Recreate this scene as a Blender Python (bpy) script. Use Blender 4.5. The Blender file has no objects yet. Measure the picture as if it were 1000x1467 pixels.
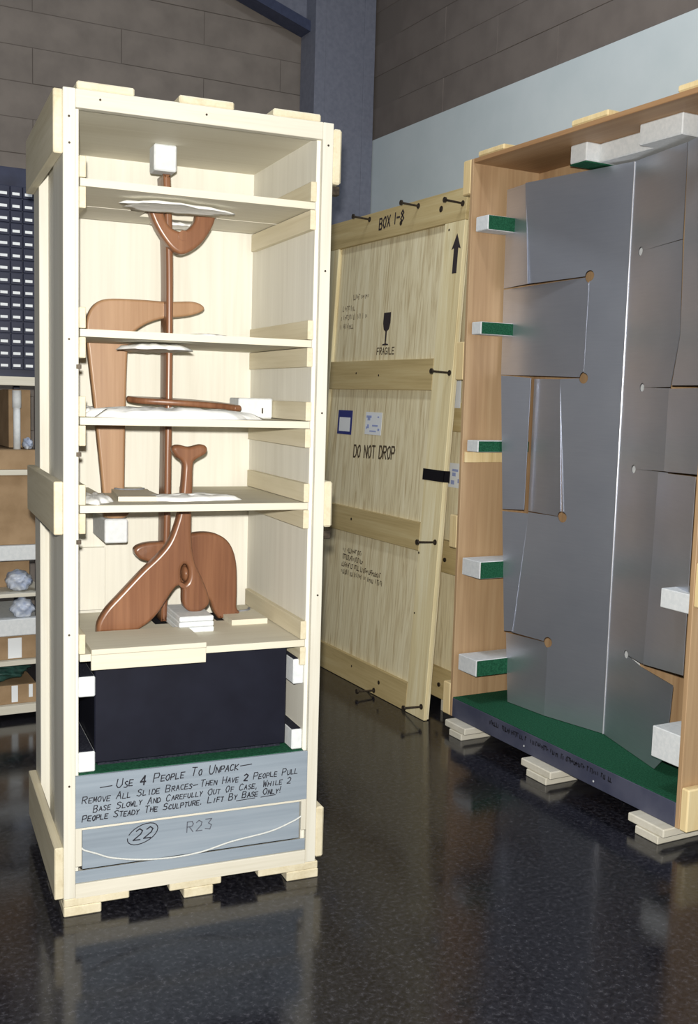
import bpy, bmesh, math, random
from mathutils import Vector, Matrix
random.seed(7)
S = bpy.context.scene
COL = S.collection
PI = math.pi

# ------------------------------------------------------------------ camera
F_PX, YAW, PITCH, ROLL, EYE = 1505.1, 0.4954, 0.1084, -0.0285, 1.55
cd = bpy.data.cameras.new('camera')
cam = bpy.data.objects.new('camera', cd)
COL.objects.link(cam)
S.camera = cam
cd.sensor_fit = 'VERTICAL'
cd.sensor_height = 36.0
cd.lens = 36.0 * F_PX / 1467.0
cd.clip_start = 0.05
_r0 = Vector((math.cos(YAW), -math.sin(YAW), 0))
_f0 = Vector((math.sin(YAW), math.cos(YAW), 0))
_d0 = Vector((0, 0, -1))
_f = _f0 * math.cos(PITCH) + _d0 * math.sin(PITCH)
_dn = _d0 * math.cos(PITCH) - _f0 * math.sin(PITCH)
_r = _r0 * math.cos(ROLL) + _dn * math.sin(ROLL)
_d = _dn * math.cos(ROLL) - _r0 * math.sin(ROLL)
cam.matrix_world = Matrix(((_r.x, -_d.x, -_f.x, 0), (_r.y, -_d.y, -_f.y, 0), (_r.z, -_d.z, -_f.z, EYE), (0, 0, 0, 1)))

# ------------------------------------------------------------------ world, lights, exposure
S.view_settings.view_transform = 'Standard'
S.view_settings.look = 'None'
S.view_settings.gamma = 1.0
S.view_settings.use_curve_mapping = False
S.view_settings.exposure = 0.48
w = bpy.data.worlds.new('room_ambient')
S.world = w
w.use_nodes = True
w.node_tree.nodes['Background'].inputs[0].default_value = (0.80, 0.88, 1.0, 1)
w.node_tree.nodes['Background'].inputs[1].default_value = 0.135
# the flash on the camera that took the picture: a small spot just beside the lens
fl = bpy.data.lights.new('flash', 'SPOT')
fl.energy = 520
fl.color = (1.0, 0.965, 0.90)
fl.spot_size = math.radians(120)
fl.spot_blend = 0.6
fl.shadow_soft_size = 0.025
fo = bpy.data.objects.new('flash', fl)
COL.objects.link(fo)
fo.location = Vector((0, 0, EYE)) + _r * -0.02 - _d * 0.10
fo.rotation_euler = (_f + _d * -0.06 + _r * -0.06).to_track_quat('-Z', 'Y').to_euler()
# unseen overhead fill added to brighten the leaning lid, dim next to the flash
for lx, ly in ((1.7, 3.3),):
    la = bpy.data.lights.new('added_overhead_fill', 'AREA')
    la.shape = 'RECTANGLE'
    la.size, la.size_y = 0.3, 1.2
    la.energy = 34
    la.color = (0.90, 0.95, 1.0)
    lo = bpy.data.objects.new('added_overhead_fill', la)
    COL.objects.link(lo)
    lo.location = (lx, ly, 4.6)

# ------------------------------------------------------------------ materials
def newmat(name, color, rough=0.6, metal=0.0, spec=0.5):
    m = bpy.data.materials.new(name)
    m.use_nodes = True
    b = m.node_tree.nodes['Principled BSDF']
    b.inputs['Base Color'].default_value = (*color, 1)
    b.inputs['Roughness'].default_value = rough
    b.inputs['Metallic'].default_value = metal
    b.inputs['Specular IOR Level'].default_value = spec
    return m

def ramp(nt, fac, stops):
    r = nt.nodes.new('ShaderNodeValToRGB')
    while len(r.color_ramp.elements) < len(stops):
        r.color_ramp.elements.new(0.5)
    for e, (p, c) in zip(r.color_ramp.elements, stops):
        e.position = p
        e.color = (*c, 1)
    nt.links.new(fac, r.inputs[0])
    return r.outputs[0]

def coords(nt, scale, kind='Object'):
    t = nt.nodes.new('ShaderNodeTexCoord')
    mp = nt.nodes.new('ShaderNodeMapping')
    mp.inputs['Scale'].default_value = scale
    nt.links.new(t.outputs[kind], mp.inputs[0])
    return mp.outputs[0]

def noise(nt, vec, scale, detail=4, rough=0.55, dist=0.0):
    n = nt.nodes.new('ShaderNodeTexNoise')
    n.inputs['Scale'].default_value = scale
    n.inputs['Detail'].default_value = detail
    n.inputs['Roughness'].default_value = rough
    n.inputs['Distortion'].default_value = dist
    nt.links.new(vec, n.inputs['Vector'])
    return n.outputs[0]

def bump(nt, h, strength, dist=0.002):
    b = nt.nodes.new('ShaderNodeBump')
    b.inputs['Strength'].default_value = strength
    b.inputs['Distance'].default_value = dist
    nt.links.new(h, b.inputs['Height'])
    nt.links.new(b.outputs[0], nt.nodes['Principled BSDF'].inputs['Normal'])

def wood(name, dark, mid, light, axis='z', scale=1.0, rough=0.6, bumpy=0.15, wavy=0.6, spec=0.4):
    """long grain along one axis, with broad bands and fine streaks"""
    m = newmat(name, mid, rough, spec=spec)
    nt = m.node_tree
    s = {'x': (0.9, 14, 14), 'y': (14, 0.9, 14), 'z': (14, 14, 0.9)}[axis]
    v = coords(nt, tuple(k * scale for k in s))
    a = noise(nt, v, 1.0, 6, 0.6, wavy)
    s2 = {'x': (3, 120, 120), 'y': (120, 3, 120), 'z': (120, 120, 3)}[axis]
    fine = noise(nt, coords(nt, tuple(k * scale for k in s2)), 1.0, 2)
    mx = nt.nodes.new('ShaderNodeMix')
    mx.data_type = 'FLOAT'
    mx.inputs[0].default_value = 0.28
    nt.links.new(a, mx.inputs[2])
    nt.links.new(fine, mx.inputs[3])
    c = ramp(nt, mx.outputs[0], [(0.32, dark), (0.5, mid), (0.66, light)])
    nt.links.new(c, nt.nodes['Principled BSDF'].inputs['Base Color'])
    bump(nt, fine, bumpy, 0.001)
    return m

def mottled(name, c1, c2, scale=12, rough=0.7, bumpy=0.2, detail=5, metal=0.0, spec=0.4, lo=0.35, hi=0.65):
    m = newmat(name, c1, rough, metal, spec)
    nt = m.node_tree
    n = noise(nt, coords(nt, (1, 1, 1)), scale, detail)
    c = ramp(nt, n, [(lo, c1), (hi, c2)])
    nt.links.new(c, nt.nodes['Principled BSDF'].inputs['Base Color'])
    bump(nt, n, bumpy, 0.003)
    return m

M = {}
M['pine'] = wood('pale_pine', (0.55, 0.52, 0.43), (0.62, 0.60, 0.52), (0.67, 0.65, 0.57), 'z')
M['pine_x'] = wood('pale_pine_crosswise', (0.53, 0.50, 0.40), (0.61, 0.58, 0.49), (0.66, 0.63, 0.54), 'x')
M['pine_y'] = wood('pale_pine_lengthwise', (0.52, 0.45, 0.30), (0.61, 0.55, 0.395), (0.67, 0.61, 0.46), 'y')
M['ply'] = wood('pale_plywood', (0.63, 0.605, 0.525), (0.685, 0.665, 0.585), (0.72, 0.70, 0.62), 'z', 0.7, 0.65, 0.1, 1.5)
M['ply_y'] = wood('pale_plywood_shelf', (0.55, 0.51, 0.40), (0.62, 0.585, 0.475), (0.66, 0.63, 0.52), 'x', 0.6, 0.65, 0.1, 1.0)
M['fir'] = wood('fir_plywood', (0.45, 0.34, 0.18), (0.73, 0.645, 0.42), (0.84, 0.77, 0.55), 'z', 1.7, 0.6, 0.15, 2.2)
M['fir_stile'] = wood('fir_stile', (0.58, 0.46, 0.24), (0.74, 0.64, 0.38), (0.85, 0.78, 0.54), 'z', 0.9, 0.6)
M['fir_rail'] = wood('fir_rail', (0.38, 0.29, 0.13), (0.50, 0.39, 0.19), (0.57, 0.47, 0.25), 'y', 0.9, 0.6)
M['lauan'] = wood('lauan_plywood', (0.30, 0.18, 0.092), (0.42, 0.275, 0.15), (0.50, 0.345, 0.20), 'z', 0.55, 0.5, 0.1, 0.4)
M['lauan_y'] = wood('lauan_plywood_long', (0.26, 0.135, 0.062), (0.35, 0.20, 0.095), (0.42, 0.26, 0.135), 'y', 0.55, 0.5, 0.1, 0.4)
M['batten'] = wood('yellow_batten', (0.62, 0.46, 0.22), (0.74, 0.58, 0.31), (0.80, 0.67, 0.40), 'z', 1.0, 0.6)
M['grey_wood'] = wood('weathered_side_board', (0.30, 0.26, 0.20), (0.46, 0.40, 0.30), (0.58, 0.52, 0.40), 'z', 1.0, 0.7)
M['sculpt'] = wood('oiled_red_brown_hardwood', (0.125, 0.050, 0.025), (0.195, 0.085, 0.042), (0.26, 0.122, 0.062), 'z', 0.8, 0.32, 0.06, 0.5, 0.5)
M['sculpt_lit'] = wood('oiled_hardwood_lit_fin', (0.26, 0.14, 0.072), (0.34, 0.198, 0.105), (0.40, 0.245, 0.138), 'z', 0.8, 0.34, 0.06, 0.5, 0.5)  # paler copy of the hardwood: the fin's stronger light is in its colour
M['foam'] = mottled('white_foam', (0.60, 0.63, 0.645), (0.68, 0.70, 0.71), 60, 0.85, 0.25, spec=0.2)
M['cloth'] = mottled('white_padding_cloth', (0.78, 0.79, 0.78), (0.86, 0.86, 0.84), 30, 0.9, 0.4, spec=0.1)
M['paper'] = newmat('white_paper', (0.75, 0.78, 0.80), 0.7)
M['felt_green'] = mottled('green_felt', (0.008, 0.055, 0.028), (0.02, 0.105, 0.055), 160, 0.95, 0.5, spec=0.1)
M['felt_dark'] = mottled('dark_navy_felt', (0.012, 0.013, 0.022), (0.03, 0.032, 0.045), 160, 0.95, 0.4, spec=0.1)
M['plinth'] = mottled('black_painted_plinth', (0.0045, 0.005, 0.012), (0.007, 0.008, 0.017), 8, 0.6, 0.05, spec=0.2)
M['silver'] = wood('silver_grey_painted_board', (0.16, 0.195, 0.235), (0.235, 0.28, 0.33), (0.29, 0.335, 0.385), 'x', 0.5, 0.55, 0.1, 0.5)
M['darkgrey'] = mottled('dark_blue_grey_paint', (0.045, 0.05, 0.085), (0.075, 0.08, 0.12), 6, 0.5, 0.1)
M['grey_liner'] = mottled('grey_foam_liner', (0.16, 0.17, 0.19), (0.26, 0.27, 0.29), 40, 0.9, 0.2)
M['ink'] = newmat('black_marker_ink', (0.012, 0.012, 0.02), 0.6)
M['ink_faint'] = newmat('faded_pencil_grey', (0.085, 0.095, 0.12), 0.8)
M['stencil_faint'] = newmat('faded_stencil_ink', (0.19, 0.15, 0.10), 0.8)
M['stencil'] = newmat('black_stencil_paint', (0.03, 0.022, 0.025), 0.7)
M['stencil_worn'] = newmat('worn_stencil_paint', (0.10, 0.075, 0.045), 0.7)
M['tape'] = newmat('black_tape', (0.006, 0.006, 0.009), 0.4)
M['iron'] = mottled('dark_iron', (0.035, 0.028, 0.022), (0.09, 0.07, 0.05), 60, 0.5, 0.2, metal=0.6)
M['blue'] = newmat('navy_blue_print', (0.03, 0.04, 0.19), 0.6)
M['blue_soft'] = newmat('pale_blue_print', (0.30, 0.36, 0.62), 0.7)
M['rope'] = mottled('white_cotton_rope', (0.50, 0.52, 0.51), (0.62, 0.63, 0.60), 200, 0.9, 0.6)
M['card'] = mottled('brown_cardboard', (0.26, 0.17, 0.09), (0.34, 0.23, 0.13), 10, 0.8, 0.1)
M['card_pale'] = mottled('pale_cardboard', (0.42, 0.32, 0.18), (0.52, 0.41, 0.25), 10, 0.8, 0.1)
M['navy_metal'] = mottled('dark_blue_painted_steel', (0.012, 0.015, 0.035), (0.022, 0.028, 0.06), 8, 0.45, 0.05)
M['plastic'] = mottled('crumpled_blue_white_plastic', (0.30, 0.36, 0.50), (0.65, 0.69, 0.75), 22, 0.35, 0.5)
M['bag_green'] = mottled('dark_green_bag', (0.010, 0.035, 0.03), (0.03, 0.09, 0.075), 25, 0.5, 0.5)
M['column'] = mottled('blue_grey_painted_steel', (0.130, 0.140, 0.182), (0.155, 0.165, 0.21), 40, 0.5, 0.1)
M['beam'] = mottled('dark_blue_steel_beam', (0.03, 0.038, 0.075), (0.04, 0.05, 0.095), 30, 0.5, 0.1)
M['wall_white'] = mottled('pale_painted_wall', (0.42, 0.475, 0.495), (0.46, 0.51, 0.53), 3, 0.85, 0.05, spec=0.2)
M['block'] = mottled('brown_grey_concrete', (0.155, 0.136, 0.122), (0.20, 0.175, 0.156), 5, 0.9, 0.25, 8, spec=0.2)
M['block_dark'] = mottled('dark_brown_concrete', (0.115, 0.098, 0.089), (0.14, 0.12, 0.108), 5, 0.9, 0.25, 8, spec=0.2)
M['joint'] = newmat('mortar_joint', (0.11, 0.093, 0.082), 0.9)

def steel(name, c1, c2):
    m = newmat(name, c1, 0.34, 0.86, 0.5)
    nt = m.node_tree
    a = noise(nt, coords(nt, (1, 1, 1)), 2.2, 3)
    f = noise(nt, coords(nt, (9, 9, 160)), 1.0, 2)
    mx = nt.nodes.new('ShaderNodeMix')
    mx.data_type = 'FLOAT'
    mx.inputs[0].default_value = 0.2
    nt.links.new(a, mx.inputs[2])
    nt.links.new(f, mx.inputs[3])
    c = ramp(nt, mx.outputs[0], [(0.3, c1), (0.7, c2)])
    nt.links.new(c, nt.nodes['Principled BSDF'].inputs['Base Color'])
    bump(nt, f, 0.05, 0.0005)
    return m
M['steel'] = steel('brushed_grey_steel_sheet', (0.55, 0.585, 0.67), (0.67, 0.70, 0.78))
M['steel_edge'] = newmat('burnished_steel_edge', (0.72, 0.73, 0.76), 0.3, 0.6)

def floor_mat():
    m = newmat('polished_black_terrazzo', (0.02, 0.02, 0.025), 0.2)
    nt = m.node_tree
    b = nt.nodes['Principled BSDF']
    a = noise(nt, coords(nt, (1, 1, 1)), 62, 5, 0.72)
    c = ramp(nt, a, [(0.38, (0.003, 0.003, 0.005)), (0.54, (0.013, 0.013, 0.018)), (0.70, (0.048, 0.048, 0.058))])
    nt.links.new(c, b.inputs['Base Color'])
    sm = noise(nt, coords(nt, (1, 1, 1)), 9, 6, 0.6, 0.6)
    r = nt.nodes.new('ShaderNodeMapRange')
    r.inputs['From Min'].default_value = 0.3
    r.inputs['From Max'].default_value = 0.7
    r.inputs['To Min'].default_value = 0.09
    r.inputs['To Max'].default_value = 0.19
    nt.links.new(sm, r.inputs[0])
    nt.links.new(r.outputs[0], b.inputs['Roughness'])
    bump(nt, a, 0.06, 0.0006)
    return m
M['floor'] = floor_mat()

# ------------------------------------------------------------------ mesh helpers
def obj(name, bm, mat, parent=None, smooth=False, loc=None):
    me = bpy.data.meshes.new(name)
    bmesh.ops.recalc_face_normals(bm, faces=bm.faces[:])
    bm.to_mesh(me)
    bm.free()
    if smooth:
        for p in me.polygons:
            p.use_smooth = True
    me.materials.append(M[mat] if isinstance(mat, str) else mat)
    o = bpy.data.objects.new(name, me)
    COL.objects.link(o)
    if parent:
        o.parent = parent
    if loc:
        o.location = loc
    return o

def copy_at(o, loc, parent):
    c = o.copy()
    COL.objects.link(c)
    c.parent = parent
    c.location = loc
    return c

def tag(o, label, cat, group=None):
    o['label'] = label
    o['category'] = cat
    if group:
        o['group'] = group
    return o

def thing(name, label, cat, loc=(0, 0, 0), rotz=0.0, group=None):
    o = bpy.data.objects.new(name, None)
    o.empty_display_size = 0.1
    COL.objects.link(o)
    o.location = loc
    o.rotation_euler = (0, 0, rotz)
    return tag(o, label, cat, group)

def struct(o):
    o['kind'] = 'structure'
    return o

def add_box(bm, x0, x1, y0, y1, z0, z1, bev=0.0015):
    t = bmesh.new()
    bmesh.ops.create_cube(t, size=1.0)
    bmesh.ops.scale(t, vec=(abs(x1 - x0), abs(y1 - y0), abs(z1 - z0)), verts=t.verts)
    bmesh.ops.translate(t, vec=((x0 + x1) / 2, (y0 + y1) / 2, (z0 + z1) / 2), verts=t.verts)
    if bev:
        bmesh.ops.bevel(t, geom=t.edges[:], offset=bev, segments=1, affect='EDGES')
    me = bpy.data.meshes.new('tmp')
    t.to_mesh(me)
    t.free()
    bm.from_mesh(me)
    bpy.data.meshes.remove(me)
    return bm

def box(name, x0, x1, y0, y1, z0, z1, mat, parent=None, bev=0.0015):
    return obj(name, add_box(bmesh.new(), x0, x1, y0, y1, z0, z1, bev), mat, parent)

def prism(poly, f, h0, h1):
    """extrude a polygon; f(u, v, h) gives the point"""
    bm = bmesh.new()
    a = [bm.verts.new(f(u, v, h0)) for u, v in poly]
    b = [bm.verts.new(f(u, v, h1)) for u, v in poly]
    n = len(poly)
    bm.faces.new(a)
    bm.faces.new(b[::-1])
    for i in range(n):
        bm.faces.new((a[i], b[i], b[(i + 1) % n], a[(i + 1) % n]))
    bm.normal_update()
    bmesh.ops.triangulate(bm, faces=[q for q in bm.faces if len(q.verts) > 4])
    return bm

def cyl(bm, p0, p1, r0, r1=None, n=12):
    r1 = r0 if r1 is None else r1
    p0, p1 = Vector(p0), Vector(p1)
    q = (p1 - p0).to_track_quat('Z', 'Y').to_matrix()
    A, B = [], []
    for i in range(n):
        c = Vector((math.cos(2 * PI * i / n), math.sin(2 * PI * i / n), 0))
        A.append(bm.verts.new(p0 + q @ (c * r0)))
        B.append(bm.verts.new(p1 + q @ (c * r1)))
    bm.faces.new(A[::-1])
    bm.faces.new(B)
    for i in range(n):
        bm.faces.new((A[i], A[(i + 1) % n], B[(i + 1) % n], B[i]))
    return bm

def tube(pts, r, n=8, mat='rope', name='rope', parent=None, spline=True):
    c = bpy.data.curves.new(name, 'CURVE')
    c.dimensions = '3D'
    sp = c.splines.new('POLY')
    P = smooth_path(pts, False, 6) if spline else pts
    sp.points.add(len(P) - 1)
    for q, p in zip(sp.points, P):
        q.co = (*p, 1)
    c.bevel_depth = r
    c.bevel_resolution = max(1, n // 4)
    c.use_fill_caps = True
    return from_curve(c, name, mat, parent)

def from_curve(c, name, mat, parent=None, xf=None):
    t = bpy.data.objects.new('tmp', c)
    COL.objects.link(t)
    dg = bpy.context.evaluated_depsgraph_get()
    me = bpy.data.meshes.new_from_object(t.evaluated_get(dg))
    bpy.data.objects.remove(t)
    bpy.data.curves.remove(c)
    if xf:
        me.transform(xf)
    me.materials.clear()
    me.materials.append(M[mat])
    for p in me.polygons:
        p.use_smooth = True
    me.name = name
    o = bpy.data.objects.new(name, me)
    COL.objects.link(o)
    if parent:
        o.parent = parent
    return o

def smooth_path(pts, closed=True, k=6):
    """Catmull-Rom through points of any dimension; a trailing 'c' marks a sharp corner"""
    P = [tuple(q for q in p if q != 'c') for p in pts]
    C = ['c' in p for p in pts]
    n = len(P)
    out = []
    rng = range(n if closed else n - 1)
    for i in rng:
        p1, p2 = P[i], P[(i + 1) % n]
        p0 = P[i - 1] if (closed or i > 0) else p1
        p3 = P[(i + 2) % n] if (closed or i + 2 < n) else p2
        if C[i]:
            p0 = p1
        if C[(i + 1) % n]:
            p3 = p2
        for j in range(k):
            t = j / k
            out.append(tuple(0.5 * (2 * b + (c - a) * t + (2 * a - 5 * b + 4 * c - d) * t * t + (-a + 3 * b - 3 * c + d) * t ** 3)
                             for a, b, c, d in zip(p0, p1, p2, p3)))
    if not closed:
        out.append(P[-1])
    return out

def plate(name, outline, b, thick, mat, parent, rnd=0.009, holes=(), k=6, rot=0.0, pivot=0.0):
    """a carved plank: outline in (across, height), rounded edges, standing at depth b"""
    c = bpy.data.curves.new(name, 'CURVE')
    c.dimensions = '2D'
    c.fill_mode = 'BOTH'
    for ol in (outline, *holes):
        P = smooth_path(ol, True, k)
        sp = c.splines.new('POLY')
        sp.points.add(len(P) - 1)
        for q, p in zip(sp.points, P):
            q.co = (p[0], p[1], 0, 1)
        sp.use_cyclic_u = True
    c.extrude = thick / 2 - rnd
    c.bevel_depth = rnd
    c.bevel_resolution = 3
    c.offset = -rnd
    X = Matrix(((1, 0, 0, 0), (0, 0, -1, b), (0, 1, 0, 0), (0, 0, 0, 1)))
    if rot:
        T = Matrix.Translation((pivot, b, 0))
        X = T @ Matrix.Rotation(rot, 4, 'Z') @ T.inverted() @ X
    return from_curve(c, name, mat, parent, X)

# stroke lettering: each letter is a few pen strokes on a unit square
GL = {
 'A': ['00 .51 10', '.2.4 .8.4'], 'B': ['00 01 .71 .9.8 .7.55 0.5', '.7.55 1.3 .80 00'], 'C': ['1.85 .61 .2.9 0.5 .2.1 .60 1.15'],
 'D': ['00 01 .61 1.6 .9.2 .50 00'], 'E': ['11 01 00 10', '0.5 .8.5'], 'F': ['11 01 00', '0.5 .8.5'], 'G': ['1.85 .61 .2.9 0.5 .2.1 .60 1.2 1.45 .6.45'],
 'H': ['00 01', '10 11', '0.5 1.5'], 'I': ['.50 .51'], 'K': ['00 01', '11 0.45 10'], 'L': ['01 00 10'], 'M': ['00 .11 .5.3 .91 10'],
 'N': ['00 01 10 11'], 'O': ['.51 .1.8 0.4 .40 .8.1 1.6 .8.95 .51'], 'P': ['00 01 .81 1.75 .8.5 0.45'], 'R': ['00 01 .81 1.75 .8.55 0.5', '.4.5 10'],
 'S': ['1.85 .61 .1.85 .2.6 .8.45 1.2 .60 0.1'], 'T': ['01 11', '.51 .50'], 'U': ['01 0.3 .30 .70 1.3 11'], 'V': ['01 .50 11'],
 'W': ['01 .20 .5.7 .80 11'], 'X': ['00 11', '01 10'], 'Y': ['01 .5.5 11', '.5.5 .40'], '2': ['0.8 .41 .9.8 .8.5 00 10'], '3': ['01 11 .5.6 1.4 .80 0.1'],
 '4': ['.70 .71 0.35 1.35'], '1': ['.50 .51'], '8': ['.5.55 .1.75 .51 .9.75 .5.55 0.25 .50 1.25 .5.55'], '-': ['0.5 1.5'], '!': ['.5.3 .51', '.50 .5.06'],
 '.': ['.40 .5.05'], ',': ['.5.08 .3-.2'], '?': []}
def parse(s):
    out = []
    for tok in s.split():
        # tokens are two numbers run together, each a digit or .d / -.d / .dd
        nums, i = [], 0
        while i < len(tok):
            j = i
            if tok[j] == '-':
                j += 1
            if tok[j] == '.':
                j += 2
                if j < len(tok) and tok[j].isdigit() and len(nums) == 1:
                    j += 1
            else:
                j += 1
            nums.append(float(tok[i:j]))
            i = j
        out.append((nums[0], nums[1]))
    return out

def ribbon(bm, pts, wd, f):
    """flat pen stroke with mitred joints"""
    n = len(pts)
    L, R = [], []
    for i, (x, y) in enumerate(pts):
        ax, ay = pts[max(i - 1, 0)]
        bx, by = pts[min(i + 1, n - 1)]
        d = math.hypot(bx - ax, by - ay) or 1
        nx, ny = -(by - ay) / d * wd / 2, (bx - ax) / d * wd / 2
        ex, ey = 0, 0
        if i == 0:
            ex, ey = -(bx - ax) / d * wd * .3, -(by - ay) / d * wd * .3
        if i == n - 1:
            ex, ey = (bx - ax) / d * wd * .3, (by - ay) / d * wd * .3
        L.append(bm.verts.new(f(x + nx + ex, y + ny + ey)))
        R.append(bm.verts.new(f(x - nx + ex, y - ny + ey)))
    for i in range(n - 1):
        bm.faces.new((L[i], R[i], R[i + 1], L[i + 1]))

def lettering(bm, text, u0, v0, u1, v1, h, wd, f, small=0.75, wratio=0.55, slant=0.18, jit=0.0, gap=0.5, bold=()):
    """write text from (u0,v0) to (u1,v1); lower-case letters come out as small capitals"""
    adv = []
    x = 0.0
    for ch in text:
        sc = small if ch.islower() else 1.0
        wch = 0.35 if ch in 'I1!.,' else 1.0
        if ch == ' ':
            wch, sc = 0.75, 1.0
        adv.append((x, sc, wch))
        x += (wch + gap) * sc
    k = (u1 - u0) / (x - gap)
    for i, (ch, (ax, sc, wch)) in enumerate(zip(text, adv)):
        if ch == ' ':
            continue
        jy = random.uniform(-jit, jit) * h
        for st in GL[ch.upper()]:
            P = []
            for px, py in parse(st):
                uu = ax * k + (px * wch * sc) * k + slant * py * h * sc
                vv = py * h * sc + jy
                uu += random.uniform(-jit, jit) * h * .6
                vv += random.uniform(-jit, jit) * h * .6
                t = (ax * k) / (u1 - u0)
                P.append((u0 + uu, v0 + (v1 - v0) * t + vv))
            for q in range(len(P) - 1):
                ribbon(bm, P[q:q + 2], wd * (1.5 if ch in bold else 1.0), f)

def scribble_row(bm, u0, u1, v, h, f, dens=0.7, wd=0.004):
    """a worn-out line of stencilling: only broken strokes remain"""
    x = u0
    s = 1 if u1 > u0 else -1
    while (u1 - x) * s > 0:
        if random.random() < dens:
            a = random.uniform(0, .3) * h
            b = random.uniform(.6, 1) * h
            ribbon(bm, [(x, v + a), (x + s * random.uniform(-.1, .1) * h, v + b)], wd, f)
            if random.random() < .6:
                q = random.choice((.1, .5, .9)) * h
                ribbon(bm, [(x, v + q), (x + s * .35 * h, v + q)], wd, f)
        x += s * h * random.uniform(.35, .6)

# ------------------------------------------------------------------ setting
fm = bmesh.new()
add_box(fm, -4.5, 3.40, -2.0, 6.30, -0.12, 0.0, 0)
struct(obj('floor', fm, 'floor'))

WX, WY, WZ = 3.246, 6.05, 3.127
wr = box('wall_right', WX, WX + 0.14, -1.5, 6.30, 0.0, WZ, 'wall_white', None, 0)
struct(wr)
box('backing', WX + 0.012, WX + 0.14, -1.5, 6.30, WZ, 5.0, 'joint', wr, 0)
blk = None
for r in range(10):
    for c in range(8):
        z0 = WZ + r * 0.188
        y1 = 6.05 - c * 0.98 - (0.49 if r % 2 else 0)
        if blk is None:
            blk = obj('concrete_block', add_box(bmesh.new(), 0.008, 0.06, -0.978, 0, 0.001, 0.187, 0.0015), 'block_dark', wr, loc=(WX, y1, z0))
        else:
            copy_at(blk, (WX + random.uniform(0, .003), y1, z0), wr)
wb = box('wall_back', -4.5, WX, WY + 0.012, WY + 0.22, 0.0, 5.0, 'joint', None, 0)
struct(wb)
blk = None
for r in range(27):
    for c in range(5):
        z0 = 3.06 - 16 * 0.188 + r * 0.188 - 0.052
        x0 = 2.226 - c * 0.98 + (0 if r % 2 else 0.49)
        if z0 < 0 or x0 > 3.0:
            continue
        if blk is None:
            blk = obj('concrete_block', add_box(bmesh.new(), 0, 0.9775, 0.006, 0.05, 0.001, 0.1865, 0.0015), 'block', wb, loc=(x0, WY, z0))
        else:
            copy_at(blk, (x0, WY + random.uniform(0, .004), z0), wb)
# steel column in the corner, with flanges
cl = obj('trim_1', add_box(bmesh.new(), 2.90, 3.17, 5.86, 6.02, 0, 5.0, 0.002), 'column')
struct(cl)
box('flange', 2.835, 2.905, 5.83, 6.03, 0, 5.0, 'column', cl)
box('flange', 3.165, 3.24, 5.83, 6.03, 0, 5.0, 'column', cl)
box('web_plate', 2.905, 3.165, 5.832, 5.862, 0, 5.0, 'column', cl)
# sloping roof beam against the back wall
bm = prism([(1.6, 4.10), (2.88, 3.70), (2.88, 3.76), (1.6, 4.16)], lambda u, v, h: (u, h, v), 5.90, 6.03)
struct(bo := obj('trim_2', bm, 'beam'))
obj('web_plate', prism([(1.6, 4.16), (2.88, 3.76), (2.88, 4.3), (1.6, 4.7)], lambda u, v, h: (u, h, v), 5.96, 6.02), 'column', bo)

# ------------------------------------------------------------------ the tall open crate (local: a across, b into depth, z up)
CX, CY, TH = 0.692, 2.979, -0.0929
def cw(a, b, z=0.0):
    return (CX + a * math.cos(TH) - b * math.sin(TH), CY + a * math.sin(TH) + b * math.cos(TH), z)
W, D, HT = 0.793, 0.69, 2.366
cr = thing('shipping_crate', 'tall narrow pale wooden crate standing open with a brown carved sculpture inside', 'crate', cw(0, 0), TH)
for a0 in (0.0, W - 0.034):
    box('post', a0, a0 + 0.034, 0, 0.20, 0.055, HT, 'pine', cr)
for a0, a1 in ((0.0, 0.03), (W - 0.03, W)):
    box('rear_post', a0, a1, 0.55, D, 0.055, HT, 'pine', cr)
box('side_panel', 0.0305, 0.0455, 0.02, 0.645, 0.06, HT - 0.01, 'ply', cr)
box('side_panel', W - 0.0455, W - 0.0305, 0.02, 0.645, 0.06, HT - 0.01, 'ply', cr)
box('back_panel', 0.02, W - 0.02, 0.64, 0.66, 0.06, HT - 0.01, 'ply', cr)
box('top_panel', 0.0305, W - 0.0305, 0.02, 0.655, 2.325, 2.345, 'ply_y', cr)
box('bottom_panel', 0.0305, W - 0.0305, 0.02, 0.655, 0.075, 0.10, 'ply_y', cr)
box('top_rail', 0.0342, W - 0.0342, 0, 0.03, 2.316, HT, 'pine_x', cr)
box('bottom_rail', 0.0342, W - 0.0342, 0, 0.03, 0.052, 0.097, 'pine_x', cr)
for z0, z1 in ((2.19, 2.36), (1.14, 1.292), (0.058, 0.216)):
    box('side_batten', -0.026, 0.0, 0, D - 0.005, z0, z1, 'pine_y', cr, 0.003)
for z0, z1 in ((2.19, 2.352), (1.145, 1.288), (0.066, 0.235)):
    box('side_batten', W, W + 0.028, 0, D - 0.005, z0, z1, 'pine_y', cr, 0.006)
for a0, a1 in ((0.037, 0.195), (0.321, 0.483), (0.602, 0.752)):
    box('top_batten', a0, a1, 0.002, D, HT, HT + 0.022, 'pine_y', cr, 0.004)
for (a0, a1), (b0, b1) in (((0.0, 0.11), (0.0, 0.193)), ((0.361, 0.454), (0.316, 0.48)), ((0.697, 0.805), (0.601, 0.803))):
    box('skid', a0, a1, 0.0, D, 0.0, 0.03, 'pine_y', cr, 0.003)
    box('skid_board', b0, b1, 0.0, D, 0.03, 0.055, 'pine_y', cr, 0.003)
for z in (2.19, 1.14):
    o = box('bolt_plate', W + 0.0005, W + 0.024, 0.001, 0.03, z - 0.032, z - 0.006, 'iron', cr)
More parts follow.
